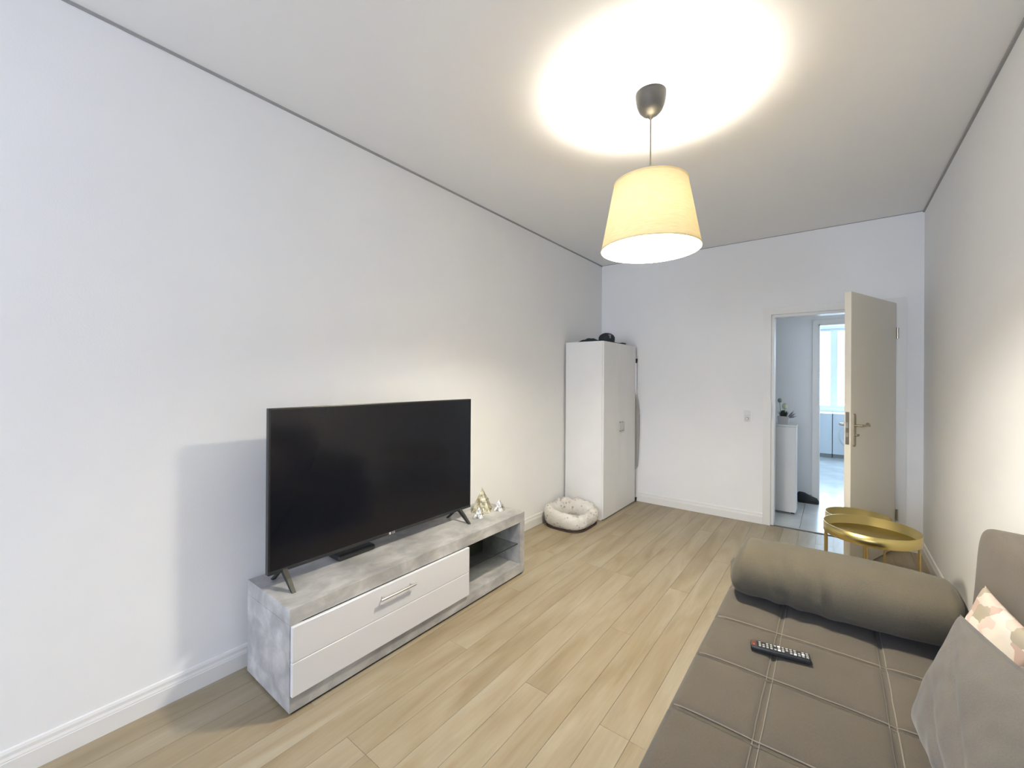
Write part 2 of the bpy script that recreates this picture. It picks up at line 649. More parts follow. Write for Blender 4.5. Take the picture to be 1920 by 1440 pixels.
px = lever(1)
lever(-1)
bm = bmesh.new()
tube(bm, [(px, 0, .992), (px, .022, .992)], .008, 12)
hull_prism(bm, [(px - .004, .984), (px - .030, .984), (px - .036, .992), (px - .030, 1.0), (px - .004, 1.0)], 'y', .018, .022)
link('key', bm, M_NICKEL, leaf)
lock = bx('lock_plate', M_NICKEL, (.8615, .8635, -.031, -.009, .925, 1.160), leaf)
bx('latch', M_GREYPL, (.8635, .872, -.026, -.014, 1.045, 1.085), lock, .001)
bx('deadbolt', M_GREYPL, (.8635, .8665, -.026, -.014, .980, 1.010), lock, .001)
for zc in (1.780, .285):
    bm = bmesh.new()
    tube(bm, [(.002, .008, zc - .045), (.002, .008, zc + .045)], .0075, 12)
    link('hinge', bm, M_NICKEL, leaf)

# ------------------------------------------------------------------ corridor and kitchen shell
CXL, CXR = -1.6, 1.8
bm = bmesh.new()
box(bm, CXL, KX0, YC1, YC1 + .12, 0, H)
box(bm, KX1, CXR, YC1, YC1 + .12, 0, H)
box(bm, KX0, KX1, YC1, YC1 + .12, 2.03, H)
struct(link('wall_corridor', bm, M_WALL))
struct(bx('wall_corridor_left', M_WALL, (CXL - .1, CXL, YC0, KY, 0, H)))
bm = bmesh.new()
box(bm, CXR, CXR + .1, YC0, 4.98, 0, H)
box(bm, CXR, CXR + .1, 5.82, KY, 0, H)
box(bm, CXR, CXR + .1, 4.98, 5.82, 0, .78)
box(bm, CXR, CXR + .1, 4.98, 5.82, 2.32, H)
struct(link('wall_corridor_right', bm, M_WALL))
w3 = struct(empty('window_added', (CXR, 4.98, .78)))  # unseen window, added to go with the corridor fill light
bm = bmesh.new()
box(bm, .03, .08, 0, .84, 0, .05)
box(bm, .03, .08, 0, .84, 1.49, 1.54)
for a in (0, .79):
    box(bm, .03, .08, a, a + .05, .05, 1.49)
link('window_frame', bm, M_FRAME, w3)
struct(bx('ceiling_corridor', M_CEIL, (CXL - .1, CXR + .1, YB, KY + .15, H, H + .1)))
# kitchen window wall
KW0, KW1, KWZ0, KWZ1 = -.26, 1.15, .87, 2.39
bm = bmesh.new()
box(bm, CXL, KW0, KY, KY + .15, 0, H)
box(bm, KW1, CXR, KY, KY + .15, 0, H)
box(bm, KW0, KW1, KY, KY + .15, 0, KWZ0)
box(bm, KW0, KW1, KY, KY + .15, KWZ1, H)
struct(link('wall_kitchen', bm, M_WALL))
w2 = struct(empty('window_2', (KW0, KY, KWZ0)))
bm = bmesh.new()
L_, Hh = KW1 - KW0, KWZ1 - KWZ0
f_ = .045
box(bm, 0, L_, .03, .09, 0, f_)
box(bm, 0, L_, .03, .09, Hh - f_, Hh)
for a, b_ in ((0, .03), (.205, .315), (.62, .73), (L_ - .05, L_)):
    box(bm, a, b_, .03, .09, f_, Hh - f_)
link('window_frame', bm, M_FRAME, w2)
for a, b_ in ((.03, .205), (.315, .62), (.73, L_ - .05)):
    bx('pane', M_GLASS, (a, b_, .058, .062, f_, Hh - f_), w2)
bm = bmesh.new()
tube(bm, [(.26, .03, .27), (.26, -.01, .27), (.26, -.015, .20)], .008, 8)
link('window_handle', bm, M_WHITEPL, w2)

# corridor tiles
cf = struct(bx('floor_corridor', M_TILEBASE, (CXL, CXR, YB, KY, -.08, -.010)))
ty = YB + .055
row = 0
tile_me = None
while ty < KY - .05:
    tx = -1.45 - (.0)
    ye = min(ty + .6, KY)
    while tx < CXR:
        xe = min(tx + .6, CXR)
        bm = bmesh.new()
        cx_, cy_ = (tx + xe) / 2, (ty + ye) / 2
        box(bm, tx + .0015 - cx_, xe - .0015 - cx_, ty + .0015 - cy_, ye - .0015 - cy_, -.012, 0)
        o = link('tile', bm, M_TILE, cf)
        o.location = (cx_, cy_, 0)
        tx += .6
    ty += .6
# grey tile skirting of the corridor and the kitchen door casing
struct(bx('baseboard_corridor', M_SKIRT, (CXL, KX0 - .055, YC1 - .010, YC1, 0, .07)))
d2 = struct(empty('door_2', (KX0, YC1, 0)))
bm = bmesh.new()
wk = KX1 - KX0
for (a, b_, c_, e_) in ((-.055, 0, 0, 2.085), (wk, wk + .055, 0, 2.085), (0, wk, 2.03, 2.085)):
    box(bm, a, b_, -.012, 0, c_, e_)
box(bm, -.001, .012, -.012, .13, 0, 2.03)
box(bm, wk - .012, wk + .001, -.012, .13, 0, 2.03)
box(bm, 0, wk, -.012, .13, 2.018, 2.031)
link('casing', bm, M_CASING, d2)

# kitchen base cabinets below the window
def kitchen_unit(name, x0, x1, label, cat, porthole=False):
    t = empty(name, (x0, 9.50, 0), label, cat)
    w_ = x1 - x0
    bx('carcass', M_KITCHEN, (0.002, w_ - .002, .022, .585, .07, .80), t)
    bx('plinth', M_GREYPL, (0.004, w_ - .004, .05, .55, 0, .07), t)
    if porthole:
        bx('front_panel', M_KITCHEN, (.004, w_ - .004, 0, .020, .075, .80), t, .004)
        bm = bmesh.new()
        c_ = (w_ / 2, 0, .40)
        ring = []
        n = 40
        for (r_, y_) in ((.215, 0), (.205, -.03), (.165, -.035), (.155, -.012)):
            ring.append([bm.verts.new((c_[0] + r_ * math.cos(2 * PI * q / n), y_, c_[2] + r_ * math.sin(2 * PI * q / n))) for q in range(n)])
        for A, B in zip(ring, ring[1:]):
            for q in range(n):
                bm.faces.new((A[q], A[(q + 1) % n], B[(q + 1) % n], B[q]))
        bm.faces.new(ring[-1])
        link('porthole', bm, M_GLOSSWHITE, t, True)
    else:
        bx('cabinet_door', M_KITCHEN, (.004, w_ - .004, 0, .020, .075, .80), t, .003)
    return t


kitchen_unit('base_cabinet', -.62, -.02, 'white kitchen base cabinet under the bright kitchen window', 'cabinet')
kitchen_unit('washing_machine', -.015, .585, 'white front-loading washing machine with round door half hidden by the open door', 'washing machine', True)

# shoe cabinet in the corridor
sc = empty('shoe_cabinet', (-.62, 5.23, 0), 'tall narrow white shoe cabinet standing just inside the corridor', 'cabinet')
bx('carcass', M_WARD, (-.33, .315, 0, .17, .03, .905), sc)
bx('top_panel', M_WARD, (-.335, .320, -.012, .175, .905, .922), sc, .002)
bx('door', M_WARD, (-.328, .313, -.014, 0, .020, .902), sc, .002)
bx('foot', M_DARK, (.27, .30, .02, .05, 0, .03), sc)
bx('foot', M_DARK, (-.31, -.28, .02, .05, 0, .03), sc)
bx('foot', M_DARK, (.27, .30, .12, .15, 0, .03), sc)
bx('foot', M_DARK, (-.31, -.28, .12, .15, 0, .03), sc)

# potted plant on the shoe cabinet
pp = empty('potted_plant', (-.425, 5.315, .922), 'grey-white pot with dark leaves and two round flowers on the shoe cabinet', 'plant')
bm = bmesh.new()
hull = [(-.052, -.045), (.052, -.045), (.052, .045), (-.052, .045)]
vs0 = [bm.verts.new((x * .86, y * .86, 0)) for x, y in hull]
vs1 = [bm.verts.new((x, y, .085)) for x, y in hull]
vs2 = [bm.verts.new((x * .9, y * .9, .085)) for x, y in hull]
vs3 = [bm.verts.new((x * .9, y * .9, .07)) for x, y in hull]
for A, B in ((vs0, vs1), (vs1, vs2), (vs2, vs3)):
    for q in range(4):
        bm.faces.new((A[q], A[(q + 1) % 4], B[(q + 1) % 4], B[q]))
bm.faces.new(vs0[::-1])
bm.faces.new(vs3)
link('pot', bm, M_POT, pp)
bm = bmesh.new()
rr = random.Random(3)
for q in range(46):
    a = rr.uniform(0, 2 * PI)
    r0 = rr.uniform(0, .03)
    l_ = rr.uniform(.05, .085)
    sp = rr.uniform(.1, .5)
    base = Vector((r0 * math.cos(a), r0 * math.sin(a), .07))
    tip = base + Vector((math.cos(a) * sp * l_, math.sin(a) * sp * l_, l_))
    midp = (base + tip) / 2 + Vector((0, 0, .008))
    side = Vector((-math.sin(a), math.cos(a), 0)) * .007
    v_ = [bm.verts.new(p) for p in (base - side * .5, base + side * .5, midp + side, tip, midp - side)]
    bm.faces.new(v_)
o = link('foliage', bm, M_LEAF, pp)
o['kind'] = 'stuff'
for (ax, ay, hh_, rad, mm) in ((.012, 0, .17, .026, M_FLOWER), (-.035, .01, .235, .019, M_FLOWER2)):
    bm = bmesh.new()
    tube(bm, [(ax * .3, ay, .06), (ax * .8, ay, hh_ * .6), (ax, ay, hh_)], .0028, 6)
    st = link('stem', bm, M_STEM, pp)
    bm = bmesh.new()
    bmesh.ops.create_icosphere(bm, subdivisions=3, radius=rad, matrix=Matrix.Translation((ax, ay, hh_ + rad * .8)))
    for v_ in bm.verts:
        d_ = v_.co - Vector((ax, ay, hh_ + rad * .8))
        v_.co += d_.normalized() * (noise.noise(d_ * 160) * .005) + Vector((0, 0, d_.z * .25))
    link('bloom', bm, mm, st, True)
bm = bmesh.new()
for q in range(9):
    a = -.2 + q * .12
    base = Vector((.03, -.01, .07))
    l_ = .07 + .012 * (q % 3)
    tip = base + Vector((math.cos(a) * l_, -.01 * (q % 2), math.sin(a) * l_ + .02))
    n_ = Vector((-math.sin(a), 0, math.cos(a))) * .005
    midp = (base + tip) / 2
    v_ = [bm.verts.new(p) for p in (base, midp - n_, tip, midp + n_)]
    bm.faces.new(v_)
o = link('spray_leaves', bm, M_LEAF2, pp)
o['kind'] = 'stuff'

# black boot by the kitchen door
bm = bmesh.new()
secs = []
N = 16
L0 = .20
for i in range(13):
    t_ = i / 12
    # x along the shoe, heel (0) to toe (1)
    x_ = t_ * L0
    wdt = .034 + .012 * math.sin(PI * min(1, t_ * 1.05)) - (.012 if t_ > .95 else 0)
    top = .115 - .02 * t_ if t_ < .38 else .107 - (.107 - .050) * ((t_ - .38) / .62) ** .7
    if i == 0:
        wdt *= .6
        top *= .9
    if i == 12:
        wdt *= .55
        top *= .55
    ring = []
    for q in range(N):
        a = 2 * PI * q / N
        cy, sy = math.cos(a), math.sin(a)
        yy = wdt * math.copysign(abs(cy) ** .7, cy)
        zz = top * (.5 + .5 * math.copysign(abs(sy) ** .6, sy))
        ring.append(bm.verts.new((x_, yy, zz + .004)))
    secs.append(ring)
for A, B in zip(secs, secs[1:]):
    for q in range(N):
        bm.faces.new((A[q], A[(q + 1) % N], B[(q + 1) % N], B[q]))
bm.faces.new(secs[0])
bm.faces.new(secs[-1][::-1])
shoe = empty('ankle_boot', (-.325, 5.83, 0), 'black ankle boot on the corridor tiles beside the shoe cabinet', 'shoe', rotz=.06)
link('upper', bm, M_SHOE, shoe, True)
bx('sole', M_DARK, (.004, .196, -.036, .036, 0, .012), shoe, .005)

# ------------------------------------------------------------------ wall fittings
sw = empty('light_switch', (-.676, YB, 1.035), 'white wall switch with a round rotary knob below, left of the doorway', 'switch')
bx('cover_plate', M_WHITEPL, (-.027, .027, -.007, 0, .0, .056), sw, .003)
bx('rocker', M_WHITEPL, (-.020, .020, -.011, -.006, .008, .048), sw, .002)
bx('lower_plate', M_WHITEPL, (-.027, .027, -.007, 0, -.058, -.002), sw, .003)
bm = bmesh.new()
tube(bm, [(0, 0, -.028), (0, -.022, -.028)], [.019, .016], 28)
link('knob', bm, M_GREYPL, sw)
bm = bmesh.new()
tube(bm, [(0, -.021, -.028), (0, -.024, -.028)], [.012, .011], 28)
link('knob_cap', bm, M_WHITEPL, sw)

# ------------------------------------------------------------------ pendant lamp
lamp = empty('pendant_lamp', (LAMP.x, LAMP.y, H), 'lit pendant lamp with a cream linen drum shade and black ceiling cup', 'lamp')
bm = bmesh.new()
lathe(bm, [(0, 0), (.070, 0), (.0705, -.012), (.069, -.030), (.064, -.055), (.054, -.080), (.038, -.098), (.022, -.106), (.012, -.110), (.008, -.122), (.003, -.126), (0, -.126)], n=48)
link('ceiling_cup', bm, M_CAPBLACK, lamp, True)
ZB, ZT, RB, RT = 2.008 - H, 2.322 - H, .230, .171
bm = bmesh.new()
tube(bm, [(0, 0, -.120), (0, 0, ZT - .015)], .0030, 8)
link('cord', bm, M_CORD, lamp)
bm = bmesh.new()
lathe(bm, [(RB, ZB), (RT, ZT)], n=72)
sh = link('lamp_shade', bm, M_SHADE, lamp, True)
for z_, r_ in ((ZB, RB), (ZT, RT)):
    bm = bmesh.new()
    lathe(bm, [(r_ - .001, z_ - .002), (r_ + .0015, z_ - .002), (r_ + .0015, z_ + .005), (r_ - .001, z_ + .005)], n=72, close=True)
    link('rim', bm, M_SHADE, sh)
bm = bmesh.new()
for q in range(3):
    a = 2 * PI * q / 3 + .3
    tube(bm, [(.018 * math.cos(a), .018 * math.sin(a), ZT - .05), (RT * math.cos(a), RT * math.sin(a), ZT - .004)], .0015, 6)
link('shade_carrier', bm, M_WHITEPL, lamp)
BC = 2.165 - H      # bulb centre
bm = bmesh.new()
lathe(bm, [(0, ZT - .010), (.012, ZT - .012), (.020, ZT - .03), (.021, BC + .085), (0, BC + .085)], n=24)
link('socket', bm, M_WHITEPL, lamp, True)
bm = bmesh.new()
lathe(bm, [(0, BC + .086), (.018, BC + .085), (.024, BC + .079), (.076, BC + .066), (.076, BC + .062), (.018, BC + .048), (.016, BC + .024), (0, BC + .022)], n=24)
link('bulb_baffle', bm, M_WHITEPL, lamp, True)  # bulb base widened into an added disc that cuts the uplight
bm = bmesh.new()
lathe(bm, [(0, BC + .018), (.012, BC + .017), (.020, BC + .008), (.022, BC), (.020, BC - .010), (.012, BC - .019), (0, BC - .022)], n=24)
bulb = link('bulb', bm, M_BULB, lamp, True)

# ------------------------------------------------------------------ wardrobe
WY0, WY1, WXB, WXF, WH = 3.805, 4.628, -2.212, -1.802, 1.765
wd = empty('wardrobe', (WXF, WY0, 0), 'tall white two-door wardrobe in the far left corner', 'wardrobe')
dx, dy = WXB - WXF, WY1 - WY0
bx('side_panel', M_WARD, (dx, 0, 0, .018, .0, WH), wd, .001)
bx('side_panel', M_WARD, (dx, 0, dy - .018, dy, .0, WH), wd, .001)
bx('top_panel', M_WARD, (dx, 0, .018, dy - .018, WH - .018, WH), wd)
bx('bottom_panel', M_WARD, (dx, 0, .018, dy - .018, .05, .068), wd)
bx('back_panel', M_WARD, (dx, dx + .005, .018, dy - .018, .068, WH - .018), wd)
bx('plinth', M_DARK, (-.035, -.02, .018, dy - .018, 0, .05), wd)
for i, (a, b_) in enumerate(((.001, dy / 2 - .0012), (dy / 2 + .0012, dy - .001))):
    dd = bx('door', M_WARD, (.001, .019, a, b_, .012, WH - .002), wd, .0012)
    hy = dy / 2 - .030 if i == 0 else dy / 2 + .030
    bm = bmesh.new()
    tube(bm, [(.019, hy, .845), (.040, hy, .847), (.043, hy, .852), (.043, hy, .932), (.040, hy, .937), (.019, hy, .939)], .0050, 10)
    link('handle', bm, M_NICKEL, dd)

# ironing board standing in the gap behind the wardrobe
ib = empty('ironing_board', (-1.95, 4.664, 0), 'grey folded ironing board standing upright behind the wardrobe', 'ironing board')
poly = []
for i in range(25):
    t_ = i / 24
    z_ = .30 + t_ * 1.20
    hw = .155 * (min(1, (t_ / .06)) ** .5 if t_ < .06 else 1) * (1 if t_ < .55 else (1 - ((t_ - .55) / .45) ** 2.2 * .92))
    poly.append((hw + .022 + .022 * math.sin(PI * t_), z_))
left = [(-.17, z_) for (_, z_) in (poly[-1], poly[0])]
bm = bmesh.new()
hull_prism(bm, poly + left, 'y', -.012, .012)
link('board', bm, M_GREYPL, ib)
bm = bmesh.new()
tube(bm, [(.158, 0, .03), (.158, 0, 1.58)], .008, 10)
link('leg', bm, M_CHROME, ib)
for z0_, z1_ in ((0, .045), (1.575, 1.625)):
    bm = bmesh.new()
    tube(bm, [(.158, 0, z0_), (.160, 0, z1_)], [.012, .016], 12)
    link('foot_cap', bm, M_DARK, ib)

# things lying on top of the wardrobe: a folded bag, a cap, a strap
bm = bmesh.new()
rr = random.Random(5)
n = 22
ys = [3.83 + .46 * i / n for i in range(n + 1)]
grid = []
for i in range(n + 1):
    t_ = i / n
    rowv = []
    for j_ in range(11):
        u = j_ / 10
        y_ = 3.835 + .40 * t_
        x_ = -2.095 + .125 * u
        hgt = (.050 * math.sin(PI * min(1, t_ * 1.0)) ** .6 * (math.sin(PI * u) ** .5 if 0 < u < 1 else 0)) * (1 + .35 * noise.noise(Vector((t_ * 6, u * 4, 0))))
        rowv.append(bm.verts.new((x_, y_, WH + .001 + max(0, hgt))))
    grid.append(rowv)
for i in range(n):
    for j_ in range(10):
        bm.faces.new((grid[i][j_], grid[i + 1][j_], grid[i + 1][j_ + 1], grid[i][j_ + 1]))
bot = [grid[0][0], grid[0][-1], grid[-1][-1], grid[-1][0]]
bag = link('cloth_bag', bm, M_SHOE, None, True)
tag(bag, 'black cloth bag lying flat along the wardrobe top under the cap', 'bag')

cap = empty('baseball_cap', (-1.872, 4.055, WH + .001), 'black peaked cap with a small grey emblem on the wardrobe top', 'cap', rotz=1.25)
bm = bmesh.new()
prof = [(0, .100), (.02, .099), (.045, .093), (.066, .078), (.079, .055), (.080, .030), (.072, .0)]
lathe(bm, prof, n=36)
for v_ in bm.verts:
    v_.co.x *= 1.08
    v_.co += v_.normal * 0 + Vector((0, 0, .004 * noise.noise(v_.co * 25)))
link('crown', bm, M_SHOE, cap, True)
bm = bmesh.new()
nb = 18
top_ = []
for q in range(nb + 1):
    a = -PI * .42 + PI * .84 * q / nb
    rin = (.070 * 1.1 * math.cos(a), .070 * math.sin(a))
    k_ = .050 * math.cos(a / .84) ** .6 if abs(a / .84) < PI / 2 else 0
    ro = (rin[0] + k_, rin[1] * 1.0)
    top_.append((rin, ro))
V = []
for (ri, ro) in top_:
    sag = -.000 * (abs(ri[1]) / .088) ** 2
    V.append([bm.verts.new((ri[0], ri[1], .010)), bm.verts.new((ro[0], ro[1], .004 + sag)), bm.verts.new((ro[0], ro[1], .000 + sag)), bm.verts.new((ri[0], ri[1], .004))])
for A, B in zip(V, V[1:]):
    for q in range(4):
        bm.faces.new((A[q], B[q], B[(q + 1) % 4], A[(q + 1) % 4]))
link('peak', bm, M_SHOE, cap, True)
em = bx('emblem', M_HATLOGO, (.074, .083, -.005, .005, .040, .075), cap, .001)
em.rotation_euler = (0, 0, -1.95)
em = bx('emblem', M_HATLOGO, (.066, .079, -.016, .012, .070, .076), cap, .001)
em.rotation_euler = (0, 0, -1.95)

bm = bmesh.new()
tube(bm, [(-1.90, 4.20, WH + .008), (-1.86, 4.23, WH + .009), (-1.825, 4.27, WH + .007), (-1.815, 4.32, WH + .010), (-1.813, 4.40, WH + .011)], [.008, .008, .006, .010, .010], 10)
st = link('strap', bm, M_DARK, None, True)
tag(st, 'short black strap end lying at the front edge of the wardrobe top', 'strap')

# ------------------------------------------------------------------ pet bed
pb = empty('pet_bed', (-1.985, 3.545, 0), 'cream fleece pet bed with grey speckles in front of the wardrobe', 'pet bed', rotz=.0)
bm = bmesh.new()
NR, NS = 64, 16
ax_, ay_ = .165, .195      # half sizes of the rim centreline (x, y)
rings = []
for i in range(NR):
    a = 2 * PI * i / NR
    c_, s_ = math.cos(a), math.sin(a)
    e_ = .55
    px_ = ax_ * math.copysign(abs(c_) ** e_, c_)
    py_ = ay_ * math.copysign(abs(s_) ** e_, s_)
    nrm = Vector((c_ / ax_, s_ / ay_, 0)).normalized()
    nn = noise.noise(Vector((c_ * 2, s_ * 2, 3)))
    # lower in front (towards the room), higher at the wall side
    hh_ = .150 - .030 * c_ * .9 + .015 * nn + .022 * math.exp(-((a - PI * .5) / .4) ** 2)
    rad = .052 + .012 * nn
    ring = []
    for q in range(NS):
        b_a = 2 * PI * q / NS
        cr, sr = math.cos(b_a), math.sin(b_a)
        z_ = hh_ / 2 + hh_ / 2 * math.copysign(abs(sr) ** .75, sr)
        rr_ = rad * math.copysign(abs(cr) ** .8, cr) * (1.0 if z_ > .03 else .86)
        p_ = Vector((px_, py_, 0)) + nrm * (rr_ + .012 * (z_ - .05) / .1)
        k_ = 1 + .22 * noise.noise(Vector((p_.x * 20, p_.y * 20, z_ * 20)))
        p_ += nrm * .010 * noise.noise(Vector((p_.x * 26, p_.y * 26, z_ * 30 + 5)))
        ring.append(bm.verts.new((p_.x, p_.y, .010 + z_ * k_)))
    rings.append(ring)
for i in range(NR):
    A, B = rings[i], rings[(i + 1) % NR]
    for q in range(NS):
        bm.faces.new((A[q], A[(q + 1) % NS], B[(q + 1) % NS], B[q]))
link('rim_bolster', bm, M_FLEECE, pb, True)
bm = bmesh.new()
prof = [(0, .050), (.6, .052), (.85, .046), (1.0, .030), (1.0, .012), (0, .012)]
rings = []
for (r_, z_) in prof:
    ring = []
    for i in range(40):
        a = 2 * PI * i / 40
        c_, s_ = math.cos(a), math.sin(a)
        x_ = (ax_ - .035) * r_ * math.copysign(abs(c_) ** .55, c_)
        y_ = (ay_ - .035) * r_ * math.copysign(abs(s_) ** .55, s_)
        ring.append(bm.verts.new((x_, y_, z_ + .008 * noise.noise(Vector((x_ * 14, y_ * 14, 1))))))
    rings.append(ring)
for A, B in zip(rings, rings[1:]):
    for q in range(40):
        bm.faces.new((A[q], A[(q + 1) % 40], B[(q + 1) % 40], B[q]))
bmesh.ops.remove_doubles(bm, verts=bm.verts, dist=.0005)
link('inner_cushion', bm, M_FLEECE, pb, True)
bm = bmesh.new()
poly = []
for i in range(40):
    a = 2 * PI * i / 40
    c_, s_ = math.cos(a), math.sin(a)
    poly.append(((ax_ + .035) * math.copysign(abs(c_) ** .55, c_), (ay_ + .035) * math.copysign(abs(s_) ** .55, s_)))
hull_prism(bm, poly, 'z', 0, .014)
link('base', bm, mat('dark_brown_base', (.06, .035, .03), .9), pb)

# ------------------------------------------------------------------ TV stand
SY0, SY1, SXB, SXF, SZ = .806, 2.436, -2.165, -1.747, .437
ts = empty('tv_stand', (SXF, SY0, 0), 'long low concrete-look TV stand with white gloss drawer front', 'tv stand')
dx = SXB - SXF
Ly = SY1 - SY0
bx('top_panel', M_CONC, (dx, 0, 0, Ly, SZ - .066, SZ), ts, .0015)
bx('bottom_panel', M_CONC, (dx, 0, 0, Ly, .013, .080), ts, .0015)
bx('side_panel', M_CONC, (dx, 0, 0, .050, .080, SZ - .066), ts)
bx('side_panel', M_CONC, (dx, 0, Ly - .050, Ly, .080, SZ - .066), ts)
bx('divider', M_CONC, (dx + .01, -.004, 1.025, 1.043, .080, SZ - .066), ts)
M_SHELFGLASS = mat('glass_shelf', (.80, .86, .88), .02, Transmission_Weight=1.0, IOR=1.25)
bx('back_panel', M_CONC, (dx, dx + .006, .05, 1.035, .08, SZ - .066), ts)
bx('back_panel', mat('niche_back_shaded', (.13, .13, .10), .6), (dx + .06, dx + .066, 1.043, Ly - .05, .08, SZ - .066), ts)  # niche back coloured darker, the shade of the recess painted in
bx('glass_shelf', M_SHELFGLASS, (dx + .07, -.022, 1.044, Ly - .051, .214, .219), ts, .0005)
bx('shelf_edge', M_TVLEG, (-.0222, -.020, 1.044, Ly - .051, .2145, .2180), ts)
bx('plinth', M_DARK, (dx + .02, -.012, .012, Ly - .012, 0, .013), ts)
bx('gap_highlight', M_GLOSSWHITE, (.002, .0165, .004, 1.040, .2215, .2245), ts)  # white filler added in the drawer gap as a painted edge highlight
for i, (z0_, z1_) in enumerate(((.2238, .370), (.084, .2222))):
    dr = bx('drawer', M_GLOSSWHITE, (.001, .019, .002, 1.042, z0_, z1_), ts, .0036, 3)
    if i == 0:
        bm = bmesh.new()
        tube(bm, [(.045, .405, .322), (.045, .615, .322)], .0058, 12)
        for yy in (.425, .595):
            tube(bm, [(.018, yy, .322), (.045, yy, .322)], .004, 8)
        link('handle', bm, M_CHROME, dr)

# ------------------------------------------------------------------ television
TY0, TY1, TZ0, TZ1, TX = .809, 2.101, .508, 1.245, -1.960
tv = empty('television', (TX, TY0, SZ), 'large black flat television switched off on the concrete-look stand', 'television')
oz = -SZ
Ltv = TY1 - TY0
bx('housing', M_TVEDGE, (-.028, 0, 0, Ltv, TZ0 + oz, TZ1 + oz), tv, .003)
bx('back_cover', M_BLACKPL, (-.070, -.028, .16, Ltv - .16, TZ0 + oz + .02, TZ0 + oz + .42), tv, .012)
bx('screen', M_SCREEN, (-.001, .0008, .009, Ltv - .009, TZ0 + oz + .018, TZ1 + oz - .009), tv)
bx('bottom_bezel', M_BLACKPL, (-.004, .0022, .002, Ltv - .002, TZ0 + oz + .001, TZ0 + oz + .0165), tv, .001)
for yy in (.072, Ltv - .100):
    for sgn in (1, -1):
        bm = bmesh.new()
        xr, xf = (-.012, .082) if sgn > 0 else (-.020, -.118)
        z1_ = TZ0 + oz + .006
        pts = []
        for (x_, z_, hw, th) in ((xr, z1_, .011, .013), (xr + (xf - xr) * .45, z1_ * .58, .0095, .011), (xf, .006, .008, .009)):
            pts.append([bm.verts.new((x_ - th, yy - hw, z_ - .004)), bm.verts.new((x_ + th, yy - hw, z_ + .004)), bm.verts.new((x_ + th, yy + hw, z_ + .004)), bm.verts.new((x_ - th, yy + hw, z_ - .004))])
        for v_ in pts[-1]:
            v_.co.z = 0.0005
        for A, B in zip(pts, pts[1:]):
            for q in range(4):
                bm.faces.new((A[q], A[(q + 1) % 4], B[(q + 1) % 4], B[q]))
        bm.faces.new(pts[0])
        bm.faces.new(pts[-1][::-1])
        link('leg', bm, M_TVLEG, tv)


def text_mesh(name, txt, size, m, parent, loc, rot, extrude=.0004):
    cu = bpy.data.curves.new(name, 'FONT')
    cu.body = txt
    cu.size = size
    cu.extrude = extrude
    cu.align_x = 'CENTER'
    cu.align_y = 'CENTER'
    o = bpy.data.objects.new(name, cu)
    COL.objects.link(o)
    dg = bpy.context.evaluated_depsgraph_get()
    me = bpy.data.meshes.new_from_object(o.evaluated_get(dg))
    bpy.data.objects.remove(o)
    me.materials.clear()
    me.materials.append(m)
    o = bpy.data.objects.new(name, me)
    COL.objects.link(o)
    o.parent = parent
    o.location = loc
    o.rotation_euler = rot
    return o


M_LOGO = mat('logo_silver', (.62, .62, .60), .4)
text_mesh('logo', 'LG', .016, M_LOGO, tv, (.0028, Ltv / 2 + .014, TZ0 + oz + .009), (PI / 2, 0, PI / 2))
bm = bmesh.new()
tube(bm, [(.002, Ltv / 2 - .010, TZ0 + oz + .009), (.0032, Ltv / 2 - .010, TZ0 + oz + .009)], .0068, 20)
link('logo_disc', bm, M_LOGO, tv)

# set-top box behind / under the TV
stb = bx('set_top_box', M_BLACKPL, (-2.125, -2.000, 1.165, 1.385, SZ, SZ + .032), None, .014, 4, True)
tag(stb, 'small rounded black set-top box under the television', 'set-top box')

# ------------------------------------------------------------------ pyramid ornaments


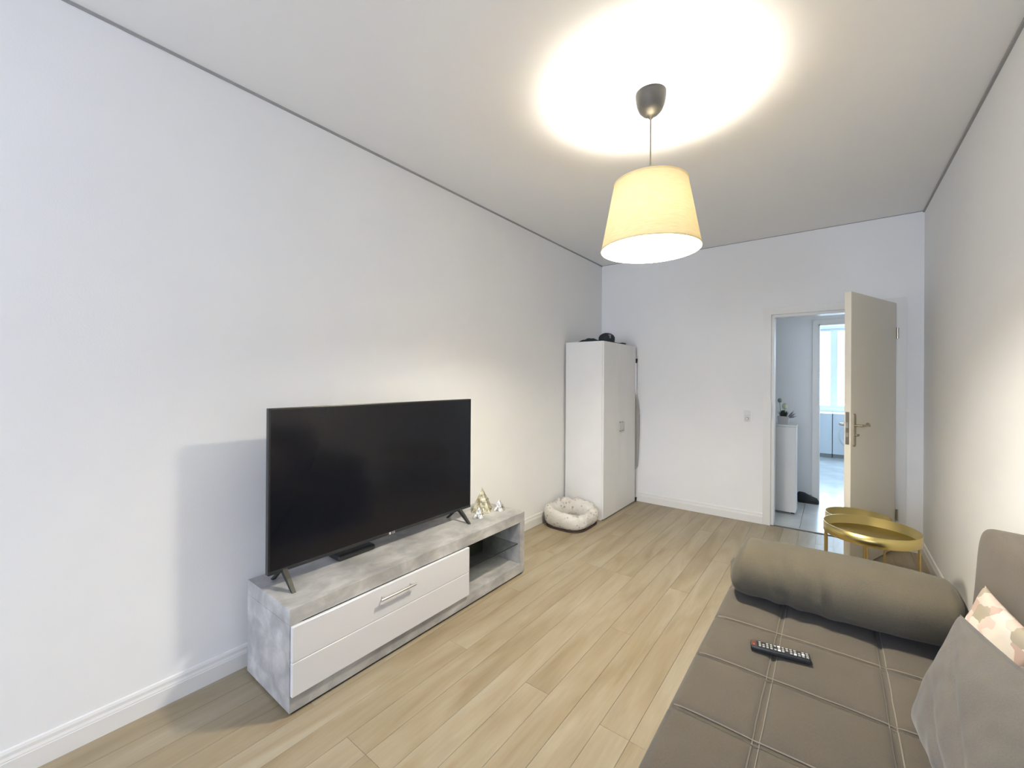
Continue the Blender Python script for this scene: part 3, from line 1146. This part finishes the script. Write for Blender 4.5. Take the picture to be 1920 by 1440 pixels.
def pyramid(loc, base, h, m, label, rot):
    t = empty('pyramid_ornament', loc, label, 'ornament', 'pyramid ornaments on the TV stand', rotz=rot)
    hb = base / 2

    def half(z):
        return hb * (1 - z / h)
    # four corner blocks of the lower tier with arched gaps between them
    z1 = .42 * h
    for sx_, sy_ in ((1, 1), (1, -1), (-1, 1), (-1, -1)):
        bm = bmesh.new()
        g0, g1 = hb * .22, hb * .10
        lo, hi = [], []
        a0, a1 = half(0), half(z1)
        for (u, v) in ((1, 1), (0, 1), (0, 0), (1, 0)):
            lo.append(bm.verts.new((sx_ * (a0 if u else g0), sy_ * (a0 if v else g0), 0)))
            hi.append(bm.verts.new((sx_ * (a1 if u else g1), sy_ * (a1 if v else g1), z1)))
        bm.faces.new(lo)
        bm.faces.new(hi[::-1])
        for q in range(4):
            bm.faces.new((lo[q], lo[(q + 1) % 4], hi[(q + 1) % 4], hi[q]))
        bmesh.ops.bevel(bm, geom=bm.edges[:], offset=base * .02, segments=1, affect='EDGES')
        link('corner_block', bm, m, t)
    bm = bmesh.new()
    lv = [(half(0) * .62, 0.001), (half(z1) * .9, z1)]
    rr_ = [[bm.verts.new((x * a, y * a, z)) for x, y in ((1, 1), (-1, 1), (-1, -1), (1, -1))] for a, z in lv]
    for A, B in zip(rr_, rr_[1:]):
        for q in range(4):
            bm.faces.new((A[q], A[(q + 1) % 4], B[(q + 1) % 4], B[q]))
    bm.faces.new(rr_[0])
    bm.faces.new(rr_[-1])
    link('core', bm, m, t)
    bm = bmesh.new()
    za, zb = z1, z1 + .07 * h
    k_ = 1.10
    rr_ = [[bm.verts.new((x * a, y * a, z)) for x, y in ((1, 1), (-1, 1), (-1, -1), (1, -1))] for a, z in ((half(za) * k_, za), (half(zb) * k_, zb))]
    for q in range(4):
        bm.faces.new((rr_[0][q], rr_[0][(q + 1) % 4], rr_[1][(q + 1) % 4], rr_[1][q]))
    bm.faces.new(rr_[0])
    bm.faces.new(rr_[1])
    link('band', bm, m, t)
    bm = bmesh.new()
    zc = zb
    a = half(zc)
    nlev = 3
    prev = None
    for lvl in range(nlev):
        zl = zc + (h - zc) * lvl / nlev
        zu = zc + (h - zc) * (lvl + 1) / nlev
        al, au = half(zl) * (1 - .04 * lvl), max(half(zu) * 1.02, .0006)
        r0 = [bm.verts.new((x * al, y * al, zl)) for x, y in ((1, 1), (-1, 1), (-1, -1), (1, -1))]
        r1 = [bm.verts.new((x * au, y * au, zu)) for x, y in ((1, 1), (-1, 1), (-1, -1), (1, -1))]
        for q in range(4):
            bm.faces.new((r0[q], r0[(q + 1) % 4], r1[(q + 1) % 4], r1[q]))
        bm.faces.new(r0)
        bm.faces.new(r1)
    link('cap', bm, m, t)
    return t


pyramid((-2.005, 2.270, SZ), .135, .162, M_ANTIQUE, 'large golden pyramid ornament beside the television, tallest of the three', .55)
pyramid((-1.917, 2.140, SZ), .072, .072, M_SILVER, 'small silver pyramid ornament in front of the large golden one', .5)
pyramid((-1.905, 2.345, SZ), .070, .082, M_SILVER, 'small silver pyramid ornament nearest the right end of the stand', .35)

# ------------------------------------------------------------------ sofa bed
MX0, MX1, MY0, MY1, MZ = -.392, .555, .30, 2.385, .430
sb = empty('sofa_bed', (MX0, MY0, 0), 'wide taupe sofa bed with a quilted seat at the right wall', 'sofa')
seams_x = [-.16, .135, .43]
seams_y = [2.17 - .2983 * k_ for k_ in range(0, 7)]
bx('base', M_BACK, (.02, MX1 - MX0, .02, MY1 - MY0 - .01, .03, .24), sb, .01)
for (x_, y_) in ((.08, .08), (.85, .08), (.08, 1.98), (.85, 1.98)):
    bx('foot', M_DARK, (x_, x_ + .05, y_, y_ + .05, 0, .032), sb)
bm = bmesh.new()
res = .0085
nx, ny = int((MX1 - MX0) / res), int((MY1 - MY0) / (res * 1.4))


def sagz(x, y):
    dxs = min(abs(x - s) for s in seams_x + [MX0 - .0, MX1])
    dys = min(abs(y - s) for s in seams_y)
    d_ = min(dxs, dys)
    g_ = -.0085 * math.exp(-(d_ / .011) ** 2)
    puff = .006 * (1 - math.exp(-dxs / .05)) * (1 - math.exp(-dys / .05))
    r_ = .035
    e_ = 0
    for dd in (x - MX0, MX1 - x, y - MY0, MY1 - y):
        if dd < r_:
            q = 1 - dd / r_
            e_ -= r_ * (1 - math.sqrt(max(0, 1 - q * q))) * .95
    return MZ + g_ + puff - .004 + max(e_, -.06) + .0035 * noise.noise(Vector((x * 4, y * 4, 0)))


G = []
for j_ in range(ny + 1):
    rowv = []
    for i in range(nx + 1):
        u, v = i / nx, j_ / ny
        x_ = MX0 + (MX1 - MX0) * u
        y_ = MY0 + (MY1 - MY0) * v
        rowv.append(bm.verts.new((x_ - MX0, y_ - MY0, sagz(x_, y_))))
    G.append(rowv)
for j_ in range(ny):
    for i in range(nx):
        bm.faces.new((G[j_][i], G[j_][i + 1], G[j_ + 1][i + 1], G[j_ + 1][i]))
border = G[0] + [r_[-1] for r_ in G[1:]] + G[-1][-2::-1] + [r_[0] for r_ in G[-2:0:-1]]
low = [bm.verts.new((v_.co.x, v_.co.y, .245)) for v_ in border]
nb = len(border)
for q in range(nb):
    bm.faces.new((border[q], low[q], low[(q + 1) % nb], border[(q + 1) % nb]))
bm.faces.new(low)
seat = link('seat_mattress', bm, M_SOFA, sb, True)
# raised double stitching
bm = bmesh.new()


def stitch(p0, p1, off):
    p0, p1 = Vector(p0), Vector(p1)
    d_ = (p1 - p0)
    L__ = d_.length
    d_.normalize()
    nrm = Vector((-d_.y, d_.x))
    n_ = int(L__ / .02)
    prevv = None
    for q in range(n_ + 1):
        p_ = p0 + d_ * (L__ * q / n_) + nrm * (off + .0012 * noise.noise(Vector((q * .3, off * 50, 2))))
        vs_ = []
        for w__ in (-.0014, .0014):
            pp_ = p_ + nrm * w__
            vs_.append(bm.verts.new((pp_.x - MX0, pp_.y - MY0, sagz(pp_.x, pp_.y) + .0018)))
        if prevv:
            bm.faces.new((prevv[0], prevv[1], vs_[1], vs_[0]))
        prevv = vs_


for s in seams_x[:2]:
    for off in (-.0085, .0085):
        stitch((s, MY0 + .05), (s, MY1 - .05), off)
for s in seams_y:
    for off in (-.0085, .0085):
        stitch((MX0 + .02, s), (MX1 - .03, s), off)
link('stitching', bm, M_STITCH, seat)


def soft_block(name, m, sx_, sy_, sz_, parent, e1=.35, e2=.35, nu=48, nv=32, wr=.004, wsc=9, seed=0):
    """superellipsoid cushion, centred on its own origin"""
    bm = bmesh.new()
    rings = []

    def sp(c, e):
        return math.copysign(abs(c) ** e, c)
    for j_ in range(nv + 1):
        ph = -PI / 2 + PI * j_ / nv
        ring = []
        for i in range(nu):
            th = 2 * PI * i / nu
            p_ = Vector((sx_ * sp(math.cos(ph), e1) * sp(math.cos(th), e2), sy_ * sp(math.cos(ph), e1) * sp(math.sin(th), e2), sz_ * sp(math.sin(ph), e1)))
            p_ += p_.normalized() * wr * noise.noise(p_ * wsc + Vector((seed, 0, 0)))
            ring.append(bm.verts.new(p_))
        rings.append(ring)
    for A, B in zip(rings, rings[1:]):
        for q in range(nu):
            bm.faces.new((A[q], A[(q + 1) % nu], B[(q + 1) % nu], B[q]))
    bmesh.ops.remove_doubles(bm, verts=bm.verts, dist=.0003)
    return link(name, bm, m, parent, True)


# back cushion leaning on the right wall
bc = soft_block('back_cushion', M_BACK, .073, .345, .222, None, e1=.28, e2=.28, nu=72, nv=48, wr=.006, wsc=5, seed=2)
bc.location = (.472, 1.868, .660)
bc.rotation_euler = (0, math.radians(4), math.radians(1.5))
tag(bc, 'dark taupe back cushion standing against the right wall', 'cushion')

# bolster across the far end of the seat
bm = bmesh.new()
NL, NC = 90, 40
BX0, BX1 = -.365, .382
rings = []
for i in range(NL + 1):
    t_ = i / NL
    x_ = BX0 + (BX1 - BX0) * t_
    e_ = min(t_, 1 - t_)
    k_ = min(1.0, (1 - (1 - min(1, e_ / .075)) ** 2.4)) ** .5 if e_ < .075 else 1.0
    k_ = max(k_, .02)
    ring = []
    for q in range(NC):
        a = 2 * PI * q / NC
        c_, s_ = math.cos(a), math.sin(a)
        ry = .180 * (.93 + .07 * math.sin(PI * t_))
        rz = .105 * (.86 + .14 * math.sin(PI * t_) ** .7)
        rz *= 1.0 + .06 * (1 - t_)
        y_ = ry * math.copysign(abs(c_) ** .82, c_) * (k_ * .75 + .25 if k_ < 1 else 1)
        z_ = rz * math.copysign(abs(s_) ** .82, s_) * k_
        y_ += .10 * (z_ + rz) * 1.0 - .01
        # creases gathered at the left, front side
        cr = max(0, -c_) * (1 - .4 * t_) * math.exp(-((t_ - .32) / .30) ** 2)
        wv = math.sin(t_ * 46 + 3.2 * s_ + 2.5 * noise.noise(Vector((t_ * 7, s_, 0))))
        f_ = 1 + .045 * cr * wv + .03 * noise.noise(Vector((t_ * 5, c_ * 1.5, s_ * 1.5)))
        ring.append(bm.verts.new((x_ + .012 * s_ * (1 if t_ < .06 else 0), y_ * f_, z_ * f_)))
    rings.append(ring)
for A, B in zip(rings, rings[1:]):
    for q in range(NC):
        bm.faces.new((A[q], A[(q + 1) % NC], B[(q + 1) % NC], B[q]))
bm.faces.new(rings[0])
bm.faces.new(rings[-1][::-1])
bol = link('bolster', bm, M_BOLSTER, None, True)
bol.location = (0, 2.190, MZ + .112)
tag(bol, 'long grey bolster cushion lying across the far end of the sofa bed', 'cushion')


def pillow(name, m, corners, thick, label, wr=.006, seed=0, n=44, fold=0.0):
    """corners: bottom-far, top-far, top-near, bottom-near. Local frame: x along width, y along height, z normal"""
    bf, tf, tn, bn = [Vector(c) for c in corners]
    cen = (bf + tf + tn + bn) / 4
    ex = ((tn - tf) + (bn - bf)).normalized()
    ey = ((tf - bf) + (tn - bn)).normalized()
    ey = (ey - ex * ey.dot(ex)).normalized()
    ez = ex.cross(ey)
    W = ((tn - tf).length + (bn - bf).length) / 2
    Hh_ = ((tf - bf).length + (tn - bn).length) / 2
    bm = bmesh.new()
    sides = []
    for sgn in (1, -1):
        g_ = []
        for j_ in range(n + 1):
            rowv = []
            for i in range(n + 1):
                u, v = 2 * i / n - 1, 2 * j_ / n - 1
                # sides pull in between the corners
                pu = u * (1 - .07 * (1 - v * v) * abs(u))
                pv = v * (1 - .07 * (1 - u * u) * abs(v))
                h_ = max(0, (1 - u * u) * (1 - v * v)) ** .42 * thick / 2
                x_, y_ = pu * W / 2, pv * Hh_ / 2
                wz = wr * (noise.noise(Vector((x_ * 9 + seed, y_ * 9, sgn))) + .6 * noise.noise(Vector((x_ * 22 + seed, y_ * 22, sgn))))
                if fold:
                    wz -= fold * math.exp(-((y_ + .02 + x_ * .75) / .020) ** 2) * (1 - u * u)
                    wz -= fold * .8 * math.exp(-((y_ + .11 + x_ * .65) / .018) ** 2) * (1 - u * u)
                edge = (1 - u * u) * (1 - v * v)
                z_ = sgn * (h_ + wz * min(1, edge * 6))
                s_, t_ = (pu + 1) / 2, (pv + 1) / 2
                q_ = (bf * (1 - s_) + bn * s_) * (1 - t_) + (tf * (1 - s_) + tn * s_) * t_ - cen
                rowv.append(bm.verts.new((q_.dot(ex), q_.dot(ey), q_.dot(ez) + z_)))
            g_.append(rowv)
        sides.append(g_)
        for j_ in range(n):
            for i in range(n):
                f_ = (g_[j_][i], g_[j_][i + 1], g_[j_ + 1][i + 1], g_[j_ + 1][i])
                bm.faces.new(f_ if sgn > 0 else f_[::-1])
    bmesh.ops.remove_doubles(bm, verts=bm.verts, dist=.0005)
    o = link(name, bm, m, None, True)
    R = Matrix((ex, ey, ez)).transposed().to_4x4()
    o.matrix_world = Matrix.Translation(cen) @ R
    tag(o, label, 'pillow')
    return o


pillow('patterned_pillow', M_PATT, [(.285, 1.940, .437), (.360, 1.855, .775), (.392, 1.530, .775), (.315, 1.560, .437)], .075,
       'pink, cream and beige patterned pillow leaning on the dark back cushion', seed=4)
pillow('grey_pillow', M_PILLOW, [(.175, 1.600, .452), (.268, 1.610, .765), (.440, 1.210, .735), (.230, 1.100, .452)], .125,
       'large smooth grey pillow propped in front of the patterned one', seed=9, fold=.010, n=60)

# remote control
rc = empty('remote_control', (-.144, 1.722, MZ + .004), 'black remote control with small light buttons on the quilted seat', 'remote control', rotz=math.radians(10))
bm = bmesh.new()
box(bm, -.088, .088, -.021, .021, 0, .017, bev=.005, seg=3)
body = link('body', bm, M_BLACKPL, rc, True)
bx('faceplate', M_BLACKPL, (-.085, .085, -.018, .018, .0168, .0178), rc)
bx('power_cap', mat('dark_red_brown', (.10, .045, .03), .35), (-.086, -.070, -.017, .017, .0176, .0186), rc, .0004)
bm = bmesh.new()
bright = {(5, 0), (5, 2), (9, 0), (11, 1)}
for i in range(13):
    for j_ in range(3):
        x_ = -.060 + i * .0115
        y_ = -.011 + j_ * .011
        if (i, j_) in bright or (i + j_ * 3) % 9 == 7:
            continue
        box(bm, x_ - .0033, x_ + .0033, y_ - .0026, y_ + .0026, .0176, .0196)
o = link('buttons', bm, M_BTN, rc)
for (i, j_) in sorted(bright):
    x_, y_ = -.060 + i * .0115, -.011 + j_ * .011
    bx('button', M_BTNW, (x_ - .0042, x_ + .0042, y_ - .0034, y_ + .0034, .0176, .0200), rc, .0006)
bx('power_button', M_REDPL, (-.081, -.075, -.013, -.006, .0184, .0200), rc, .0005)

# ------------------------------------------------------------------ tray tables


def tray_table(c, R, z, label, legs, rimh=.058):
    t = empty('tray_table', (c[0], c[1], 0), label, 'side table', 'round gold tray tables')
    bm = bmesh.new()
    tk = .0016
    lathe(bm, [(0, z - rimh), (R - .002, z - rimh), (R, z - rimh + .002), (R, z), (R - tk, z), (R - tk, z - rimh + .004), (0, z - rimh + .004)], n=96)
    link('tray', bm, M_GOLD, t, False)
    me = t.children[0].data
    for p in me.polygons:
        p.use_smooth = abs(p.normal.z) < .5
    for a in legs:
        bm = bmesh.new()
        lx, ly = (R - .008) * math.cos(a), (R - .008) * math.sin(a)
        tube(bm, [(lx, ly, 0), (lx, ly, z - rimh)], .0065, 12)
        link('leg', bm, M_GOLDLEG, t)
    bm = bmesh.new()
    lathe(bm, [(R - .013, .0), (R - .003, .0), (R - .003, .008), (R - .013, .008)], n=72, close=True)
    link('base_ring', bm, M_GOLDLEG, t)
    return t


tray_table((.170, 3.172), .217, .550, 'larger round gold tray table nearest the sofa bed', [math.radians(a) for a in (8, 95, 172, 262)])
tray_table((.128, 3.615), .172, .497, 'smaller round gold tray table tucked behind the larger one', [math.radians(a) for a in (30, 172, 285)])
